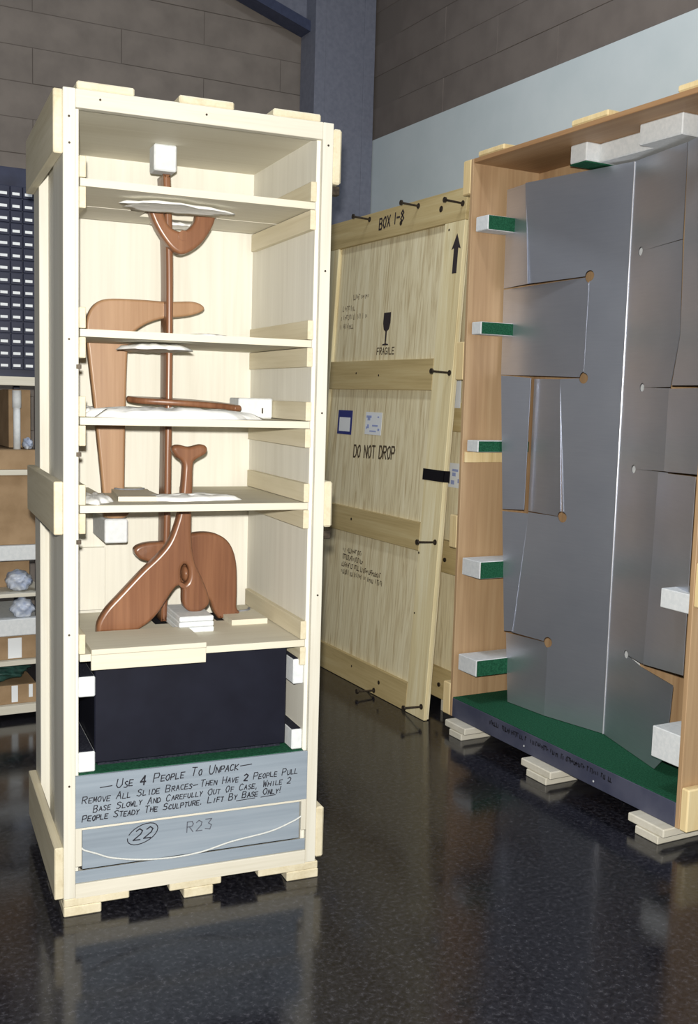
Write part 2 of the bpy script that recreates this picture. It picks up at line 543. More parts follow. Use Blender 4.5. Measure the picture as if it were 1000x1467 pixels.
# guide rails that hold the slide braces
SH = [2.112, 1.700, 1.452, 1.200, 0.765]       # undersides of the braces
ST = 0.021
for z in SH:
    for a0, a1 in ((0.0457, 0.064), (W - 0.064, W - 0.0457)):
        for zz in (z + ST + 0.002, z - 0.060):
            if zz < 0.72 and a0 < 0.4:
                continue
            box('guide_rail', a0, a1, 0.012, 0.60, zz, zz + 0.058, 'pine_y', cr)
# screw heads in the frame
def disc(name, p, nrm, r, mat, parent, t=0.001):
    p = Vector(p)
    return obj(name, cyl(bmesh.new(), p, p + Vector(nrm) * t, r, n=10), mat, parent)
for a, z in ((0.016, 2.29), (0.017, 2.22), (0.10, 2.343), (0.776, 2.30), (0.776, 1.93), (0.777, 1.50), (0.016, 1.69), (0.016, 0.85), (0.778, 0.93), (0.40, 2.342), (0.016, 0.40)):
    disc('screw', (a, -0.0008, z), (0, -1, 0), 0.0032, 'iron', cr)
for z in (1.615, 1.368, 1.117):  # dark chips painted in for the shade at the left rail ends
    box('painted_rail_shadow', 0.0375, 0.051, 0.005, 0.0118, z - 0.006, z + 0.006, 'iron', cr, 0.0005)
# thin blocking board on the back panel, and foam blocks fixed in the case
bb = box('blocking_board', 0.05, 0.227, 0.622, 0.6395, 0.79, 1.01, 'ply', cr)
o = box('foam_block', 0.325, 0.397, 0.34, 0.41, 2.243, 2.3245, 'foam', cr, 0.004)
o['label'] = 'grey-white foam block under the roof holding the sculpture tip'
o = box('foam_block', 0.186, 0.261, 0.40, 0.6395, 1.055, 1.134, 'foam', cr, 0.004)
for a0, a1, z0, z1 in ((0.0457, 0.0945, 0.656, 0.716), (0.0457, 0.0945, 0.428, 0.489), (0.712, W - 0.0457, 0.642, 0.722), (0.712, W - 0.0457, 0.428, 0.493)):
    o = box('foam_block', a0, a1, 0.025, 0.60, z0, z1, 'foam', cr, 0.003)
    box('felt_pad', a0 + .001, a1 - 0.004, 0.030, 0.60, z1, z1 + 0.0025, 'felt_dark', o, 0.0004)
# carpeted deck and the silver-painted lower front
box('deck', 0.0457, W - 0.0457, 0.012, 0.63, 0.395, 0.424, 'pine_x', cr)
box('carpet', 0.0457, W - 0.0457, 0.010, 0.63, 0.424, 0.428, 'felt_green', cr, 0.0005)
fb = box('front_board', 0.0342, W - 0.0342, 0.0, 0.0115, 0.268, 0.4265, 'silver', cr)
fb['label'] = 'silver-grey board with handwritten unpacking instructions'
box('ledge', 0.052, 0.742, 0.002, 0.03, 0.261, 0.268, 'pine_x', cr, 0.0008)
hf = box('hatch_frame', 0.0342, W - 0.0342, 0.006, 0.012, 0.0975, 0.134, 'silver', cr)
for a0, a1, z0 in ((0.0342, 0.053, 0.15), (0.742, W - 0.0342, 0.165)):
    box('end_block', a0, a1, 0.002, 0.03, z0, 0.268, 'pine', cr)
hp = box('hatch', 0.055, 0.739, 0.010, 0.022, 0.137, 0.2605, 'silver', cr)
hp['label'] = 'recessed silver-grey hatch marked 22 in a circle'
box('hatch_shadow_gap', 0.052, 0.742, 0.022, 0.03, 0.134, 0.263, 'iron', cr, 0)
fbm = bmesh.new()
ff = lambda u, v: (u, -0.0006, v)
lettering(fbm, 'Use 4 People To Unpack', 0.152, 0.378, 0.525, 0.393, 0.027, 0.0032, ff, 0.68, jit=0.05, gap=0.42, bold='4')
lettering(fbm, 'Remove All Slide Braces', 0.052, 0.342, 0.380, 0.350, 0.021, 0.0028, ff, 0.72, jit=0.06, gap=0.42)
lettering(fbm, 'Then Have 2 People Pull', 0.408, 0.351, 0.722, 0.358, 0.021, 0.0028, ff, 0.72, jit=0.06, gap=0.42, bold='2')
lettering(fbm, 'Base Slowly And Carefully Out Of Case, While 2', 0.084, 0.314, 0.702, 0.328, 0.020, 0.0028, ff, 0.72, jit=0.06, gap=0.42)
lettering(fbm, 'People Steady The Sculpture. Lift By Base Only!', 0.052, 0.287, 0.668, 0.301, 0.020, 0.0030, ff, 0.72, jit=0.06, gap=0.42)
for u0, u1, v in ((0.105, 0.140, 0.386), (0.535, 0.572, 0.403), (0.386, 0.400, 0.358)):
    ribbon(fbm, [(u0, v), (u1, v + 0.002)], 0.003, ff)
ribbon(fbm, [(0.524, 0.292), (0.584, 0.294)], 0.0026, ff)
ribbon(fbm, [(0.604, 0.294), (0.652, 0.296)], 0.0026, ff)
obj('handwriting', fbm, 'ink', fb)
hbm = bmesh.new()
fh = lambda u, v: (u, 0.0094, v)
lettering(hbm, '22', 0.205, 0.205, 0.258, 0.209, 0.034, 0.0038, fh, slant=0.35)
obj('handwriting', hbm, 'ink', hp)
hbm = bmesh.new()
ribbon(hbm, [(0.234 + 0.045 * math.cos(t) + 0.01 * math.sin(t), 0.222 + 0.031 * math.sin(t) + 0.006 * math.cos(t)) for t in [2.9 - i * 0.27 for i in range(23)]], 0.003, fh)
obj('ink_circle', hbm, 'ink', hp)
hbm = bmesh.new()
lettering(hbm, 'R23', 0.37, 0.207, 0.447, 0.209, 0.033, 0.0032, fh, slant=0.05)
obj('pencil_number', hbm, 'ink_faint', hp)
rp = tube([(0.053, 0.008, 0.205), (0.06, 0.002, 0.199), (0.095, 0.004, 0.183), (0.14, 0.004, 0.163), (0.228, 0.004, 0.144), (0.326, 0.004, 0.136), (0.418, 0.004, 0.141), (0.512, 0.004, 0.160), (0.637, 0.004, 0.175), (0.714, 0.004, 0.198), (0.741, -0.001, 0.214)], 0.0028, 8, 'rope', 'pull_rope')
rp.location = cw(0, 0)
rp.rotation_euler = (0, 0, TH)
tag(rp, 'thin white cotton rope hanging slack across the silver hatch', 'rope')

# black plinth standing on the green carpet
pt = thing('plinth', 'black painted box plinth standing on green carpet below the sculpture', 'plinth', cw(0.40, 0.33, 0.428), TH)
box('body', -0.302, 0.302, -0.27, 0.27, 0.012, 0.3355, 'plinth', pt, 0.003)
box('foot', -0.29, 0.29, -0.255, 0.255, 0.0, 0.012, 'felt_dark', pt, 0)

# slide braces: boards with slots open to the rear, sliding on the guide rails
LB = ['uppermost thin plywood slide brace, split in two planks around the forked sculpture top',
      'second slide brace from the top, pale board passing the hooked wooden fin',
      'third slide brace from the top, carrying crumpled white padding and a white box',
      'fourth slide brace from the top, below the small forked handle of the sculpture',
      'lowest slide brace, wide pale board resting over the black plinth']
def brace(i, slots, b0=0.016, b1=0.60):
    t = thing('slide_brace', LB[i], 'shelf', cw(0, 0, SH[i]), TH, 'slide braces of the tall crate')
    a0, a1 = 0.049, W - 0.049
    P = [(a0, b0), (a1, b0), (a1, b1)]
    for s0, s1, sb in sorted(slots, reverse=True):
        P += [(s1, b1), (s1, sb), (s0, sb), (s0, b1)]
    P.append((a0, b1))
    obj('board', prism(P, lambda u, v, h: (u, v, h), 0.0, ST), 'ply_y', t)
    return t
t = thing('slide_brace', LB[0], 'shelf', cw(0, 0, SH[0]), TH, 'slide braces of the tall crate')
P = [(0.049, 0.016), (W - 0.049, 0.016), (W - 0.049, 0.335), (0.53, 0.335), (0.53, 0.328), (0.30, 0.328), (0.30, 0.335), (0.049, 0.335)]
obj('plank', prism(P, lambda u, v, h: (u, v, h), 0.0, ST), M['ply_y'], t)
P = [(0.049, 0.345), (0.30, 0.345), (0.30, 0.44), (0.53, 0.44), (0.53, 0.345), (W - 0.049, 0.345), (W - 0.049, 0.585), (0.049, 0.585)]
obj('plank', prism(P, lambda u, v, h: (u, v, h), 0.0, ST - .002), M['pine_x'], t)
brace(1, [(0.115, 0.285, 0.40), (0.345, 0.415, 0.35)])
brace(2, [(0.135, 0.275, 0.40), (0.345, 0.415, 0.35)])
brace(3, [(0.165, 0.275, 0.40), (0.345, 0.48, 0.255)])
b5 = brace(4, [(0.345, 0.41, 0.36), (0.555, 0.645, 0.36)])
# small wedge-shaped notched pads
def notched_pad(label, a, b, z, w_, d_, h_, r_, rot=0.0):
    t = thing('notched_pad', label, 'pad', cw(a, b, z), TH + rot)
    P = [(-w_ / 2, 0), (w_ / 2, 0), (w_ / 2, d_)]
    P += [(r_ * math.cos(k), d_ - 0.8 * r_ * math.sin(k)) for k in [i * PI / 8 for i in range(0, 9)]]
    P += [(-w_ / 2, d_)]
    obj('plywood_pad', prism(P, lambda u, v, h: (u, v, h), 0, h_), 'ply_y', t)
    Q = [((r_ - .001) * math.cos(k), d_ - 0.8 * (r_ - .001) * math.sin(k)) for k in [i * PI / 8 for i in range(0, 9)]]
    Q += [((r_ - .009) * math.cos(k), d_ - 0.8 * (r_ - .009) * math.sin(k)) for k in [i * PI / 8 for i in range(8, -1, -1)]]
    obj('foam_liner', prism(Q, lambda u, v, h: (u, v, h), 0.0, h_ + 0.004), 'grey_liner', t)
zt = lambda i: SH[i] + ST
notched_pad('small notched plywood pad with grey liner beside the fin on the second brace', 0.21, 0.30, zt(1), 0.12, 0.10, 0.012, 0.045)
notched_pad('small notched plywood pad with grey liner before the fin on the third brace', 0.20, 0.22, zt(2), 0.12, 0.14, 0.016, 0.045)
notched_pad('small notched plywood pad with grey liner before the post on the third brace', 0.40, 0.20, zt(2), 0.11, 0.14, 0.016, 0.045)
notched_pad('long notched plywood pad with grey liner under the fin on the fourth brace', 0.235, 0.12, zt(3), 0.115, 0.26, 0.014, 0.05, -0.10)
notched_pad('plywood pad with grey curved liner at the right foot of the sculpture', 0.645, 0.275, zt(4), 0.125, 0.17, 0.018, 0.055, 0.0)

# white padding cloths
def padding(label, cx, cy, z, rx, ry, h=0.014, seed=1, droop=0.0, ring=None):
    rnd = random.Random(seed)
    bm = bmesh.new()
    n, m = 40, 7
    ph = [rnd.uniform(0, 6.28) for _ in range(8)]
    def rim(t):
        return 1 + 0.10 * math.sin(3 * t + ph[0]) + 0.07 * math.sin(5 * t + ph[1]) + 0.06 * math.sin(9 * t + ph[2]) + 0.035 * math.sin(15 * t + ph[6])
    for side in (0, 1):
        rows = []
        for j in range(m + 1):
            f = j / m
            row = []
            for i in range(n):
                t = 2 * PI * i / n
                r = f * rim(t)
                if ring:
                    r = ring + (1 - ring) * r
                x, y = rx * r * math.cos(t), ry * r * math.sin(t)
                edge = math.sqrt(max(0, 1 - f ** 6))
                wv = 0.5 + 0.5 * math.sin(26 * x / max(rx, .05) * .25 + ph[3] + 3 * math.sin(4 * t + ph[4])) * math.cos(9 * y / ry * .4 + ph[5])
                top = h * edge * (0.55 + 0.45 * wv)
                zz = (top if side else 0.0)
                if droop:
                    zz -= droop * f ** 3 * (0.6 + 0.4 * wv)
                row.append(bm.verts.new((x, y, zz)))
            rows.append(row)
        for j in range(m):
            for i in range(n):
                q = (rows[j][i], rows[j][(i + 1) % n], rows[j + 1][(i + 1) % n], rows[j + 1][i])
                bm.faces.new(q if side else q[::-1])
    bmesh.ops.remove_doubles(bm, verts=bm.verts[:], dist=0.0004)
    o = obj('padding_cloth', bm, 'cloth', None, True)
    o.location = cw(cx, cy, z)
    o.rotation_euler = (0, 0, TH)
    return tag(o, label, 'cloth')
padding('white padding cloth sagging under the uppermost brace around the forked top', 0.345, 0.150, SH[0] - 0.013, 0.165, 0.08, 0.012, 3, 0.005)
padding('small tuft of white padding behind the fork under the uppermost brace', 0.425, 0.475, SH[0] - 0.014, 0.08, 0.05, 0.012, 9, 0.006)
padding('white padding cloth hanging below the second brace between fin and post', 0.31, 0.25, SH[1] - 0.018, 0.10, 0.18, 0.017, 5, 0.006)
padding('crumpled white padding along the third brace below the curved wooden bar', 0.33, 0.12, zt(2), 0.26, 0.085, 0.034, 8)
padding('small white padding crumple at the left end of the third brace', 0.095, 0.24, zt(2), 0.035, 0.10, 0.030, 18)
padding('white padding cloth lying on the fourth brace round post and handle', 0.40, 0.17, zt(3), 0.15, 0.075, 0.018, 11)
padding('white padding scrap at the left end of the fourth brace', 0.11, 0.17, zt(3), 0.05, 0.12, 0.02, 13)
padding('thin white cloth lying at the back of the second brace by the post', 0.45, 0.18, zt(1), 0.08, 0.12, 0.010, 21)
# loose things on the braces
t = thing('foam_box', 'white box with a dark slot on the right of the third brace', 'box', cw(0.677, 0.375, zt(2)), TH)
bm = add_box(bmesh.new(), -0.068, 0.050, -0.05, 0.06, 0, 0.066, 0.004)
obj('body', bm, 'foam', t)
box('slot', 0.012, 0.017, -0.0506, -0.05, 0.016, 0.034, 'iron', t, 0)
bm = bmesh.new()
for k in range(3):
    add_box(bm, -0.060 + 0.001 * k, 0.056 - 0.001 * k, -0.115, 0.095, 0.018 * k, 0.018 * k + 0.017, 0.003)
o = obj('foam_pad', bm, 'foam')
o.location = cw(0.447, 0.32, zt(4))
o.rotation_euler = (0, 0, TH)
tag(o, 'stack of folded white foam on the lowest brace between the sculpture feet', 'foam')
o = box('loose_board', -0.171, 0.171, 0.0, 0.235, 0.0, 0.016, 'ply_y')
o.location = cw(0.25, -0.004, zt(4) + 0.001)
o.rotation_euler = (0, 0, TH)
tag(o, 'pale plywood board overhanging the front left of the lowest brace', 'board')
o = box('apron_board', -0.171, 0.171, 0.0, 0.010, 0.0, 0.045, 'ply_y', None, 0.001)
o.parent = None
o.location = cw(0.25, -0.0005 + 0.002, zt(4) - 0.0455)
o.rotation_euler = (0, 0, TH)
tag(o, 'pale strip set against the front edge of the lowest brace, over the black plinth', 'board')

# ------------------------------------------------------------------ the carved wooden sculpture
sc = thing('wooden_sculpture', 'red-brown carved sculpture of interlocking rounded wooden planks inside the open crate', 'sculpture', cw(0, 0), TH)
plate('front_rod', [(0.362, 2.242, 'c'), (0.386, 2.242, 'c'), (0.393, 2.10), (0.398, 1.90), (0.399, 1.46), (0.398, 1.163), (0.395, 1.05), (0.388, 0.790, 'c'), (0.368, 0.790, 'c'), (0.374, 1.05), (0.377, 1.46), (0.376, 1.90), (0.369, 2.10)], 0.385, 0.028, 'sculpt', sc, 0.009)
plate('rear_web', [(0.364, 2.242, 'c'), (0.382, 2.242, 'c'), (0.390, 2.10), (0.393, 1.90), (0.394, 1.46), (0.393, 1.163), (0.390, 1.05), (0.384, 0.790, 'c'), (0.370, 0.790, 'c'), (0.377, 1.05), (0.380, 1.46), (0.379, 1.90), (0.372, 2.10)], 0.435, 0.078, 'sculpt', sc, 0.003)
plate('fork', [(0.300, 2.165, 'c'), (0.352, 2.165, 'c'), (0.357, 2.115), (0.372, 2.080), (0.396, 2.064), (0.424, 2.064), (0.450, 2.085), (0.463, 2.115), (0.468, 2.165, 'c'), (0.528, 2.165, 'c'), (0.527, 2.120), (0.511, 2.075), (0.475, 2.024), (0.425, 1.992), (0.386, 2.003), (0.345, 2.050), (0.316, 2.105)], 0.362, 0.05, 'sculpt', sc, 0.010)
disc('plug', (0.420, 0.3372, 2.048), (0, -1, 0), 0.017, 'sculpt', sc, 0.003)
plate('fin', [(0.129, 1.752), (0.138, 1.795), (0.162, 1.829), (0.204, 1.844), (0.303, 1.847), (0.395, 1.846), (0.477, 1.851), (0.513, 1.838), (0.508, 1.820), (0.461, 1.803), (0.395, 1.793), (0.354, 1.783), (0.313, 1.764), (0.278, 1.735), (0.266, 1.700), (0.261, 1.642), (0.257, 1.46), (0.255, 1.23), (0.256, 1.165), (0.278, 1.160, 'c'), (0.258, 1.136), (0.225, 1.132), (0.188, 1.137, 'c'), (0.186, 1.196), (0.160, 1.458), (0.134, 1.69)], 0.445, 0.042, 'sculpt_lit', sc, 0.008)
plate('dome_plank', [(0.279, 1.028), (0.291, 1.046), (0.328, 1.056), (0.393, 1.060), (0.476, 1.083), (0.537, 1.084), (0.581, 1.067), (0.611, 1.032), (0.627, 0.976), (0.631, 0.894), (0.631, 0.825), (0.642, 0.806), (0.618, 0.794), (0.598, 0.788, 'c'), (0.568, 0.788, 'c'), (0.550, 0.815), (0.530, 0.860), (0.467, 0.885), (0.400, 0.965), (0.328, 0.992), (0.296, 1.004)], 0.40, 0.05, 'sculpt', sc, 0.010)
plate('leg_plank', [(0.378, 1.368), (0.384, 1.380), (0.402, 1.384), (0.435, 1.378), (0.474, 1.386), (0.492, 1.376), (0.488, 1.356), (0.455, 1.336), (0.447, 1.318), (0.446, 1.242), (0.444, 1.10), (0.454, 1.012), (0.483, 0.945), (0.503, 0.895), (0.506, 0.862), (0.478, 0.838), (0.440, 0.840), (0.419, 0.866), (0.416, 0.918), (0.400, 0.926), (0.380, 0.905), (0.340, 0.844), (0.308, 0.811), (0.270, 0.7865, 'c'), (0.141, 0.7865, 'c'), (0.146, 0.820), (0.171, 0.862), (0.213, 0.907), (0.280, 0.977), (0.336, 1.029), (0.370, 1.072), (0.392, 1.128), (0.405, 1.185), (0.414, 1.287), (0.413, 1.326), (0.392, 1.346)], 0.30, 0.046, 'sculpt', sc, 0.011, holes=([(0.410, 0.975), (0.419, 0.996), (0.433, 0.990), (0.438, 0.960), (0.431, 0.936), (0.415, 0.934)],))
bm = bmesh.new()
bmesh.ops.create_uvsphere(bm, u_segments=16, v_segments=10, radius=1)
bmesh.ops.scale(bm, vec=(0.012, 0.03, 0.026), verts=bm.verts)
bmesh.ops.translate(bm, vec=(0.429, 0.31, 0.962), verts=bm.verts)
obj('peg', bm, 'sculpt', sc, True)
# the flat crescent that is seen edge-on, held level by the post
c = bpy.data.curves.new('crescent', 'CURVE')
c.dimensions = '2D'
c.fill_mode = 'BOTH'
P = smooth_path([(0.262, 0.44), (0.30, 0.435), (0.40, 0.41), (0.49, 0.365), (0.56, 0.29), (0.585, 0.215, 'c'), (0.562, 0.205, 'c'), (0.53, 0.255), (0.46, 0.305), (0.40, 0.335), (0.31, 0.365), (0.268, 0.40)], True, 6)
sp = c.splines.new('POLY')
sp.points.add(len(P) - 1)
for q, p in zip(sp.points, P):
    q.co = (p[0], p[1], 0, 1)
sp.use_cyclic_u = True
c.extrude, c.bevel_depth, c.bevel_resolution, c.offset = 0.002, 0.008, 3, -0.008
from_curve(c, 'crescent', 'sculpt', sc, Matrix.Translation((0, 0.43, 1.525)) @ Matrix.Rotation(0.09, 4, 'X') @ Matrix.Translation((0, -0.43, 0)))

# ------------------------------------------------------------------ the wide open crate on the right (world axes)
RX0, RX1, RY0, RY1, RH = 2.759, 3.126, 2.603, 4.024, 2.630
rc = thing('wide_shipping_crate', 'wide open crate lined with orange-brown plywood holding bent steel sheets', 'crate', (RX0, RY0, 0))
def rbox(name, x0, x1, y0, y1, z0, z1, mat, bev=0.002, parent=None):
    return box(name, x0 - RX0, x1 - RX0, y0 - RY0, y1 - RY0, z0, z1, mat, parent or rc, bev)
rbox('end_panel', RX0, RX1 + 0.02, RY1, RY1 + 0.02, 0.062, RH, 'lauan')
rbox('end_panel', RX0, RX1 + 0.02, RY0 - 0.02, RY0, 0.062, RH, 'lauan')
rbox('back_panel', RX1, RX1 + 0.02, RY0, RY1, 0.062, RH - 0.02, 'lauan')
rbox('top_panel', RX0, RX1 + 0.02, RY0, RY1, RH - 0.02, RH, 'lauan_y')
rbox('base_lip', RX0, RX0 + 0.03, RY0 + 0.001, RY1 - 0.001, 0.062, 0.152, 'darkgrey')
rbox('base_panel', RX0 + 0.0305, RX1, RY0 + 0.001, RY1 - 0.001, 0.062, 0.150, 'lauan_y')
rbox('carpet', RX0 + 0.002, RX1 - 0.001, RY0 + 0.002, RY1 - 0.002, 0.152, 0.156, 'felt_green', 0.001)
for z0, z1 in ((2.478, 2.632), (1.645, 1.82), (0.862, 1.018), (0.060, 0.216)):
    rbox('end_batten', RX0, RX1 + 0.02, RY1 + 0.0201, RY1 + 0.082, z0, z1, 'batten', 0.005)
    rbox('end_batten', RX0, RX1 + 0.02, RY0 - 0.056, RY0 - 0.0201, z0, z1, 'batten', 0.005)
for y0, y1 in ((3.80, 3.99), (3.15, 3.36), (2.62, 2.80)):
    rbox('top_batten', RX0 - 0.002, RX1 + 0.02, y0, y1, RH, RH + 0.024, 'batten', 0.005)
for y0, y1 in ((3.835, 4.00), (3.225, 3.42), (2.60, 2.78)):
    rbox('skid', 2.70, RX1 + 0.02, y0 + 0.02, y1 - 0.045, 0.0, 0.030, 'pine_x', 0.003)
    rbox('skid_board', 2.705, RX1 + 0.02, y0, y1, 0.030, 0.0618, 'pine_x', 0.004)
rbox('cleat', RX0 + 0.01, RX1, RY1 - 0.012, RY1 - 0.0003, 1.268, 1.316, 'batten', 0.001)
for z0, z1, d in ((2.309, 2.373, 0.106), (1.851, 1.907, 0.085), (1.320, 1.372, 0.10), (0.745, 0.824, 0.155), (0.290, 0.366, 0.158)):
    o = rbox('foam_block', 2.775, 3.06, RY1 - d, RY1 - 0.0125, z0, z1, 'foam', 0.003)
    rbox('felt_pad', 2.779, 3.06, RY1 - d - 0.004, RY1 - d, z0 + .002, z1 - .002, 'felt_green', 0.0008, o)
for z0, z1 in ((0.275, 0.39), (0.83, 0.90)):
    o = rbox('foam_block', 2.775, 2.93, RY0 + 0.0003, RY0 + 0.150, z0, z1, 'foam', 0.003)
o = rbox('foam_block', 2.90, 3.10, 3.43, 3.53, 2.535, RH - 0.0203, 'foam', 0.004)
rbox('felt_pad', 2.90, 3.10, 3.43, 3.53, 2.529, 2.5348, 'felt_green', 0.0008, o)
rbox('foam_block', 2.97, 3.10, 3.12, 3.4295, 2.535, RH - 0.0203, 'foam', 0.004)
rbox('foam_block', 2.89, 3.10, 2.90, 3.1195, 2.532, RH - 0.0203, 'foam', 0.004)
rbox('foam_strip', 3.100, 3.1257, 3.19, 3.33, 0.40, 2.30, 'foam', 0.002)
for y, z in ((3.47, 0.09), (3.03, 0.085)):
    disc('screw', (-0.0008, y - RY0, z), (-1, 0, 0), 0.004, 'foam', rc)
lb = bmesh.new()
scribble_row(lb, 3.72 - RY0, 2.93 - RY0, 0.112, 0.022, lambda u, v: (-0.0008, u, v), 0.75, 0.005)
obj('worn_lettering', lb, 'ink', rc)

# ------------------------------------------------------------------ folded steel sheet sculpture in the wide crate
FX, FY = 3.045, 3.30
st = thing('steel_sculpture', 'tall folded grey steel sheet sculpture with slits and round holes in the wide crate', 'sculpture', (FX, FY, 0))
AL, AR = math.radians(103.12), math.radians(-105.38)
def bite(poly, holes, r):
    """round holes at outline corners: each corner that sits on a hole centre becomes an arc inside the sheet"""
    area = sum(poly[i - 1][0] * poly[i][1] - poly[i][0] * poly[i - 1][1] for i in range(len(poly)))
    P = poly if area > 0 else poly[::-1]
    out = []
    for i, c in enumerate(P):
        if not any(math.hypot(c[0] - h[0], c[1] - h[1]) < 0.012 for h in holes):
            out.append(c)
            continue
        p, n = P[i - 1], P[(i + 1) % len(P)]
        a0 = math.atan2(p[1] - c[1], p[0] - c[0])
        a1 = math.atan2(n[1] - c[1], n[0] - c[0])
        sw = (a0 - a1) % (2 * PI)
        k = max(4, int(sw / 0.26))
        out += [(c[0] + r * math.cos(a0 - sw * q / k), c[1] + r * math.sin(a0 - sw * q / k)) for q in range(k + 1)]
    return out
def sheet(name, poly, ang0, s0, dl, holes=(), r=0.024, zmin=0.1585, mat='steel', t=0.003):
    d0 = Vector((math.cos(ang0), math.sin(ang0)))
    hx, hy = d0.x * s0, d0.y * s0
    a = ang0 + math.radians(dl)
    dx, dy = math.cos(a), math.sin(a)
    def f(u, v, h):
        return (hx + dx * u - dy * h, hy + dy * u + dx * h, v)
    P = [(u, max(v, zmin)) for u, v in bite(poly, holes, r)]
    o = obj(name, prism(P, f, -t / 2, t / 2), mat, st)
    return o
tube([(-0.003, 0.0, 0.158), (-0.003, 0.0, 2.524)], 0.0026, 8, 'steel_edge', 'fold_edge', st, False)
LH = [(0.193, 2.087), (0.197, 1.660), (0.270, 1.058), (0.315, 0.494)]
sheet('left_wing', [(0.561, 2.514), (0.0, 2.526), (0.0, 0.155), (0.313, 0.155), (0.315, 0.494), (0.524, 0.501), (0.459, 1.061), (0.270, 1.058), (0.318, 1.656), (0.197, 1.660), (0.193, 2.087), (0.527, 2.074)], AL, 0, 0, LH, 0.023)
sheet('flap', [(0.517, 2.063), (-0.007, 2.082), (-0.003, 1.664), (0.510, 1.676)], AL, 0.2, -7, [(-0.007, 2.082), (-0.003, 1.664)], 0.023)
sheet('flap', [(0.149, 2.506), (0.009, 2.511), (-0.035, 2.073), (0.143, 2.066)], AL, 0.55, -14)
sheet('flap', [(0.040, 1.670), (-0.122, 1.660), (-0.117, 1.068), (0.0, 1.062)], AL, 0.61, 5)
sheet('flap', [(0.171, 1.657), (0.0, 1.655), (-0.048, 1.061), (0.171, 1.063)], AL, 0.318, -11, [(-0.048, 1.061)], 0.023)
sheet('flap', [(0.142, 1.053), (-0.003, 1.055), (0.057, 0.506), (0.103, 0.501)], AL, 0.46, 4)
sheet('flap', [(0.274, 0.482), (0.0, 0.491), (-0.003, 0.150), (0.243, 0.150)], AL, 0.316, -8, [(0.0, 0.491)], 0.023)
RHs = [(0.162, 1.623), (0.132, 1.297), (0.158, 0.543)]
sheet('right_wing', [(0.0, 2.526), (0.393, 2.513), (0.400, 2.166), (0.087, 2.161), (0.400, 2.163), (0.422, 1.815), (0.376, 1.624), (0.162, 1.623), (0.376, 1.619), (0.40, 1.307), (0.132, 1.297), (0.395, 1.303), (0.402, 0.60), (0.291, 0.538), (0.158, 0.543), (0.282, 0.523), (0.527, 0.515), (0.505, 0.23), (0.43, 0.157), (0.0, 0.155)], AR, 0, 0, [(0.087, 2.161)] + RHs, 0.017)
sheet('flap', [(0.040, 1.299), (0.398, 1.309), (0.398, 0.600), (0.0, 0.538), (0.03, 0.966)], AR, 0.3, -9)
sheet('flap', [(-0.05, 1.617), (0.26, 1.619), (0.276, 1.314), (0.039, 1.306), (-0.06, 1.307)], AR, 0.37, -5)
sheet('flap', [(0.0, 2.513), (0.25, 2.508), (0.28, 1.628), (-0.014, 1.630), (0.035, 1.815)], AR, 0.4, -6)

# ------------------------------------------------------------------ closed crate behind the leaning lid
kc = thing('closed_crate', 'closed plywood crate with stickers, partly hidden between the leaning lid and the open crate', 'crate', (2.90, 4.13, 0))
box('body', 0.0, 0.30, 0.0, 1.45, 0.055, 2.42, 'fir', kc)
for z0, z1 in ((0.06, 0.21), (0.70, 0.86), (1.40, 1.54), (2.27, 2.42)):
    box('rail', -0.028, 0.0, 0.0, 1.45, z0, z1, 'fir_rail', kc)
for y in (0.05, 0.65, 1.25):
    box('skid', -0.02, 0.30, y, y + 0.12, 0.0, 0.055, 'pine_x', kc)
o = box('sticker', -0.0302, -0.0282, 0.09, 0.21, 1.515, 1.66, 'paper', kc, 0)
o2 = box('sticker', -0.002, 0.0, 0.09, 0.215, 1.125, 1.245, 'paper', kc, 0)
sb = bmesh.new()
for (y, z, w_, h_) in ((0.15, 1.21, 0.05, 0.012), (0.16, 1.19, 0.03, 0.018), (0.17, 1.15, 0.03, 0.02), (0.12, 1.16, 0.012, 0.02)):
    add_box(sb, -0.0026, -0.002, y - w_ / 2, y + w_ / 2, z - h_ / 2, z + h_ / 2, 0)
obj('print', sb, 'blue_soft', o2)
for y, z in ((0.17, 0.765), (0.19, 1.42), (0.18, 0.13)):
    disc('bolt_head', (-0.028, y, z), (-1, 0, 0), 0.011, 'iron', kc, 0.006)

# ------------------------------------------------------------------ leaning crate lid
# local: y along the wall, z up the board, -x out of its face
LT = math.atan2(0.135, 2.53)
ld = thing('crate_lid', 'large plywood crate lid with stencilled marks leaning against the closed crate', 'lid', (2.70, 4.175, 0.002))
ld.rotation_euler = (0, LT, 0)
LW, LHT, PT = 1.44, 2.545, 0.020
box('panel', PT, PT + 0.012, 0.005, LW - 0.005, 0.004, LHT - 0.004, 'fir', ld)
box('stile', 0.0, PT, 0.0, 0.172, 0.0, LHT - 0.152, 'fir_stile', ld, 0.002)
box('stile', 0.0, PT, LW - 0.172, LW, 0.0, LHT - 0.152, 'fir_stile', ld, 0.002)
box('rail', 0.0, PT, 0.0, LW, LHT - 0.151, LHT, 'fir_rail', ld, 0.002)
for z0, z1, y0 in ((1.597, 1.752, 0.1723), (0.808, 0.948, 0.1723), (0.0, 0.142, 0.1723)):
    box('rail', 0.0, PT, y0, LW - 0.1723, z0, z1, 'fir_rail', ld, 0.002)
bl0 = None
for y, z in ((0.928, 2.515), (0.429, 2.515), (0.03, 2.47), (0.025, 1.680), (0.028, 0.870), (0.492, 0.022), (0.03, 0.062)):
    bm = bmesh.new()
    cyl(bm, (0.012, 0, 0), (-0.098, 0, 0), 0.0052)
    cyl(bm, (-0.098, 0, 0), (-0.106, 0, 0), 0.013)
    cyl(bm, (0.0, 0, 0), (-0.003, 0, 0), 0.014)
    if bl0 is None:
        bl0 = obj('bolt', bm, 'iron', ld, loc=(0, y, z))
    else:
        bm.free()
        copy_at(bl0, (0, y, z), ld)
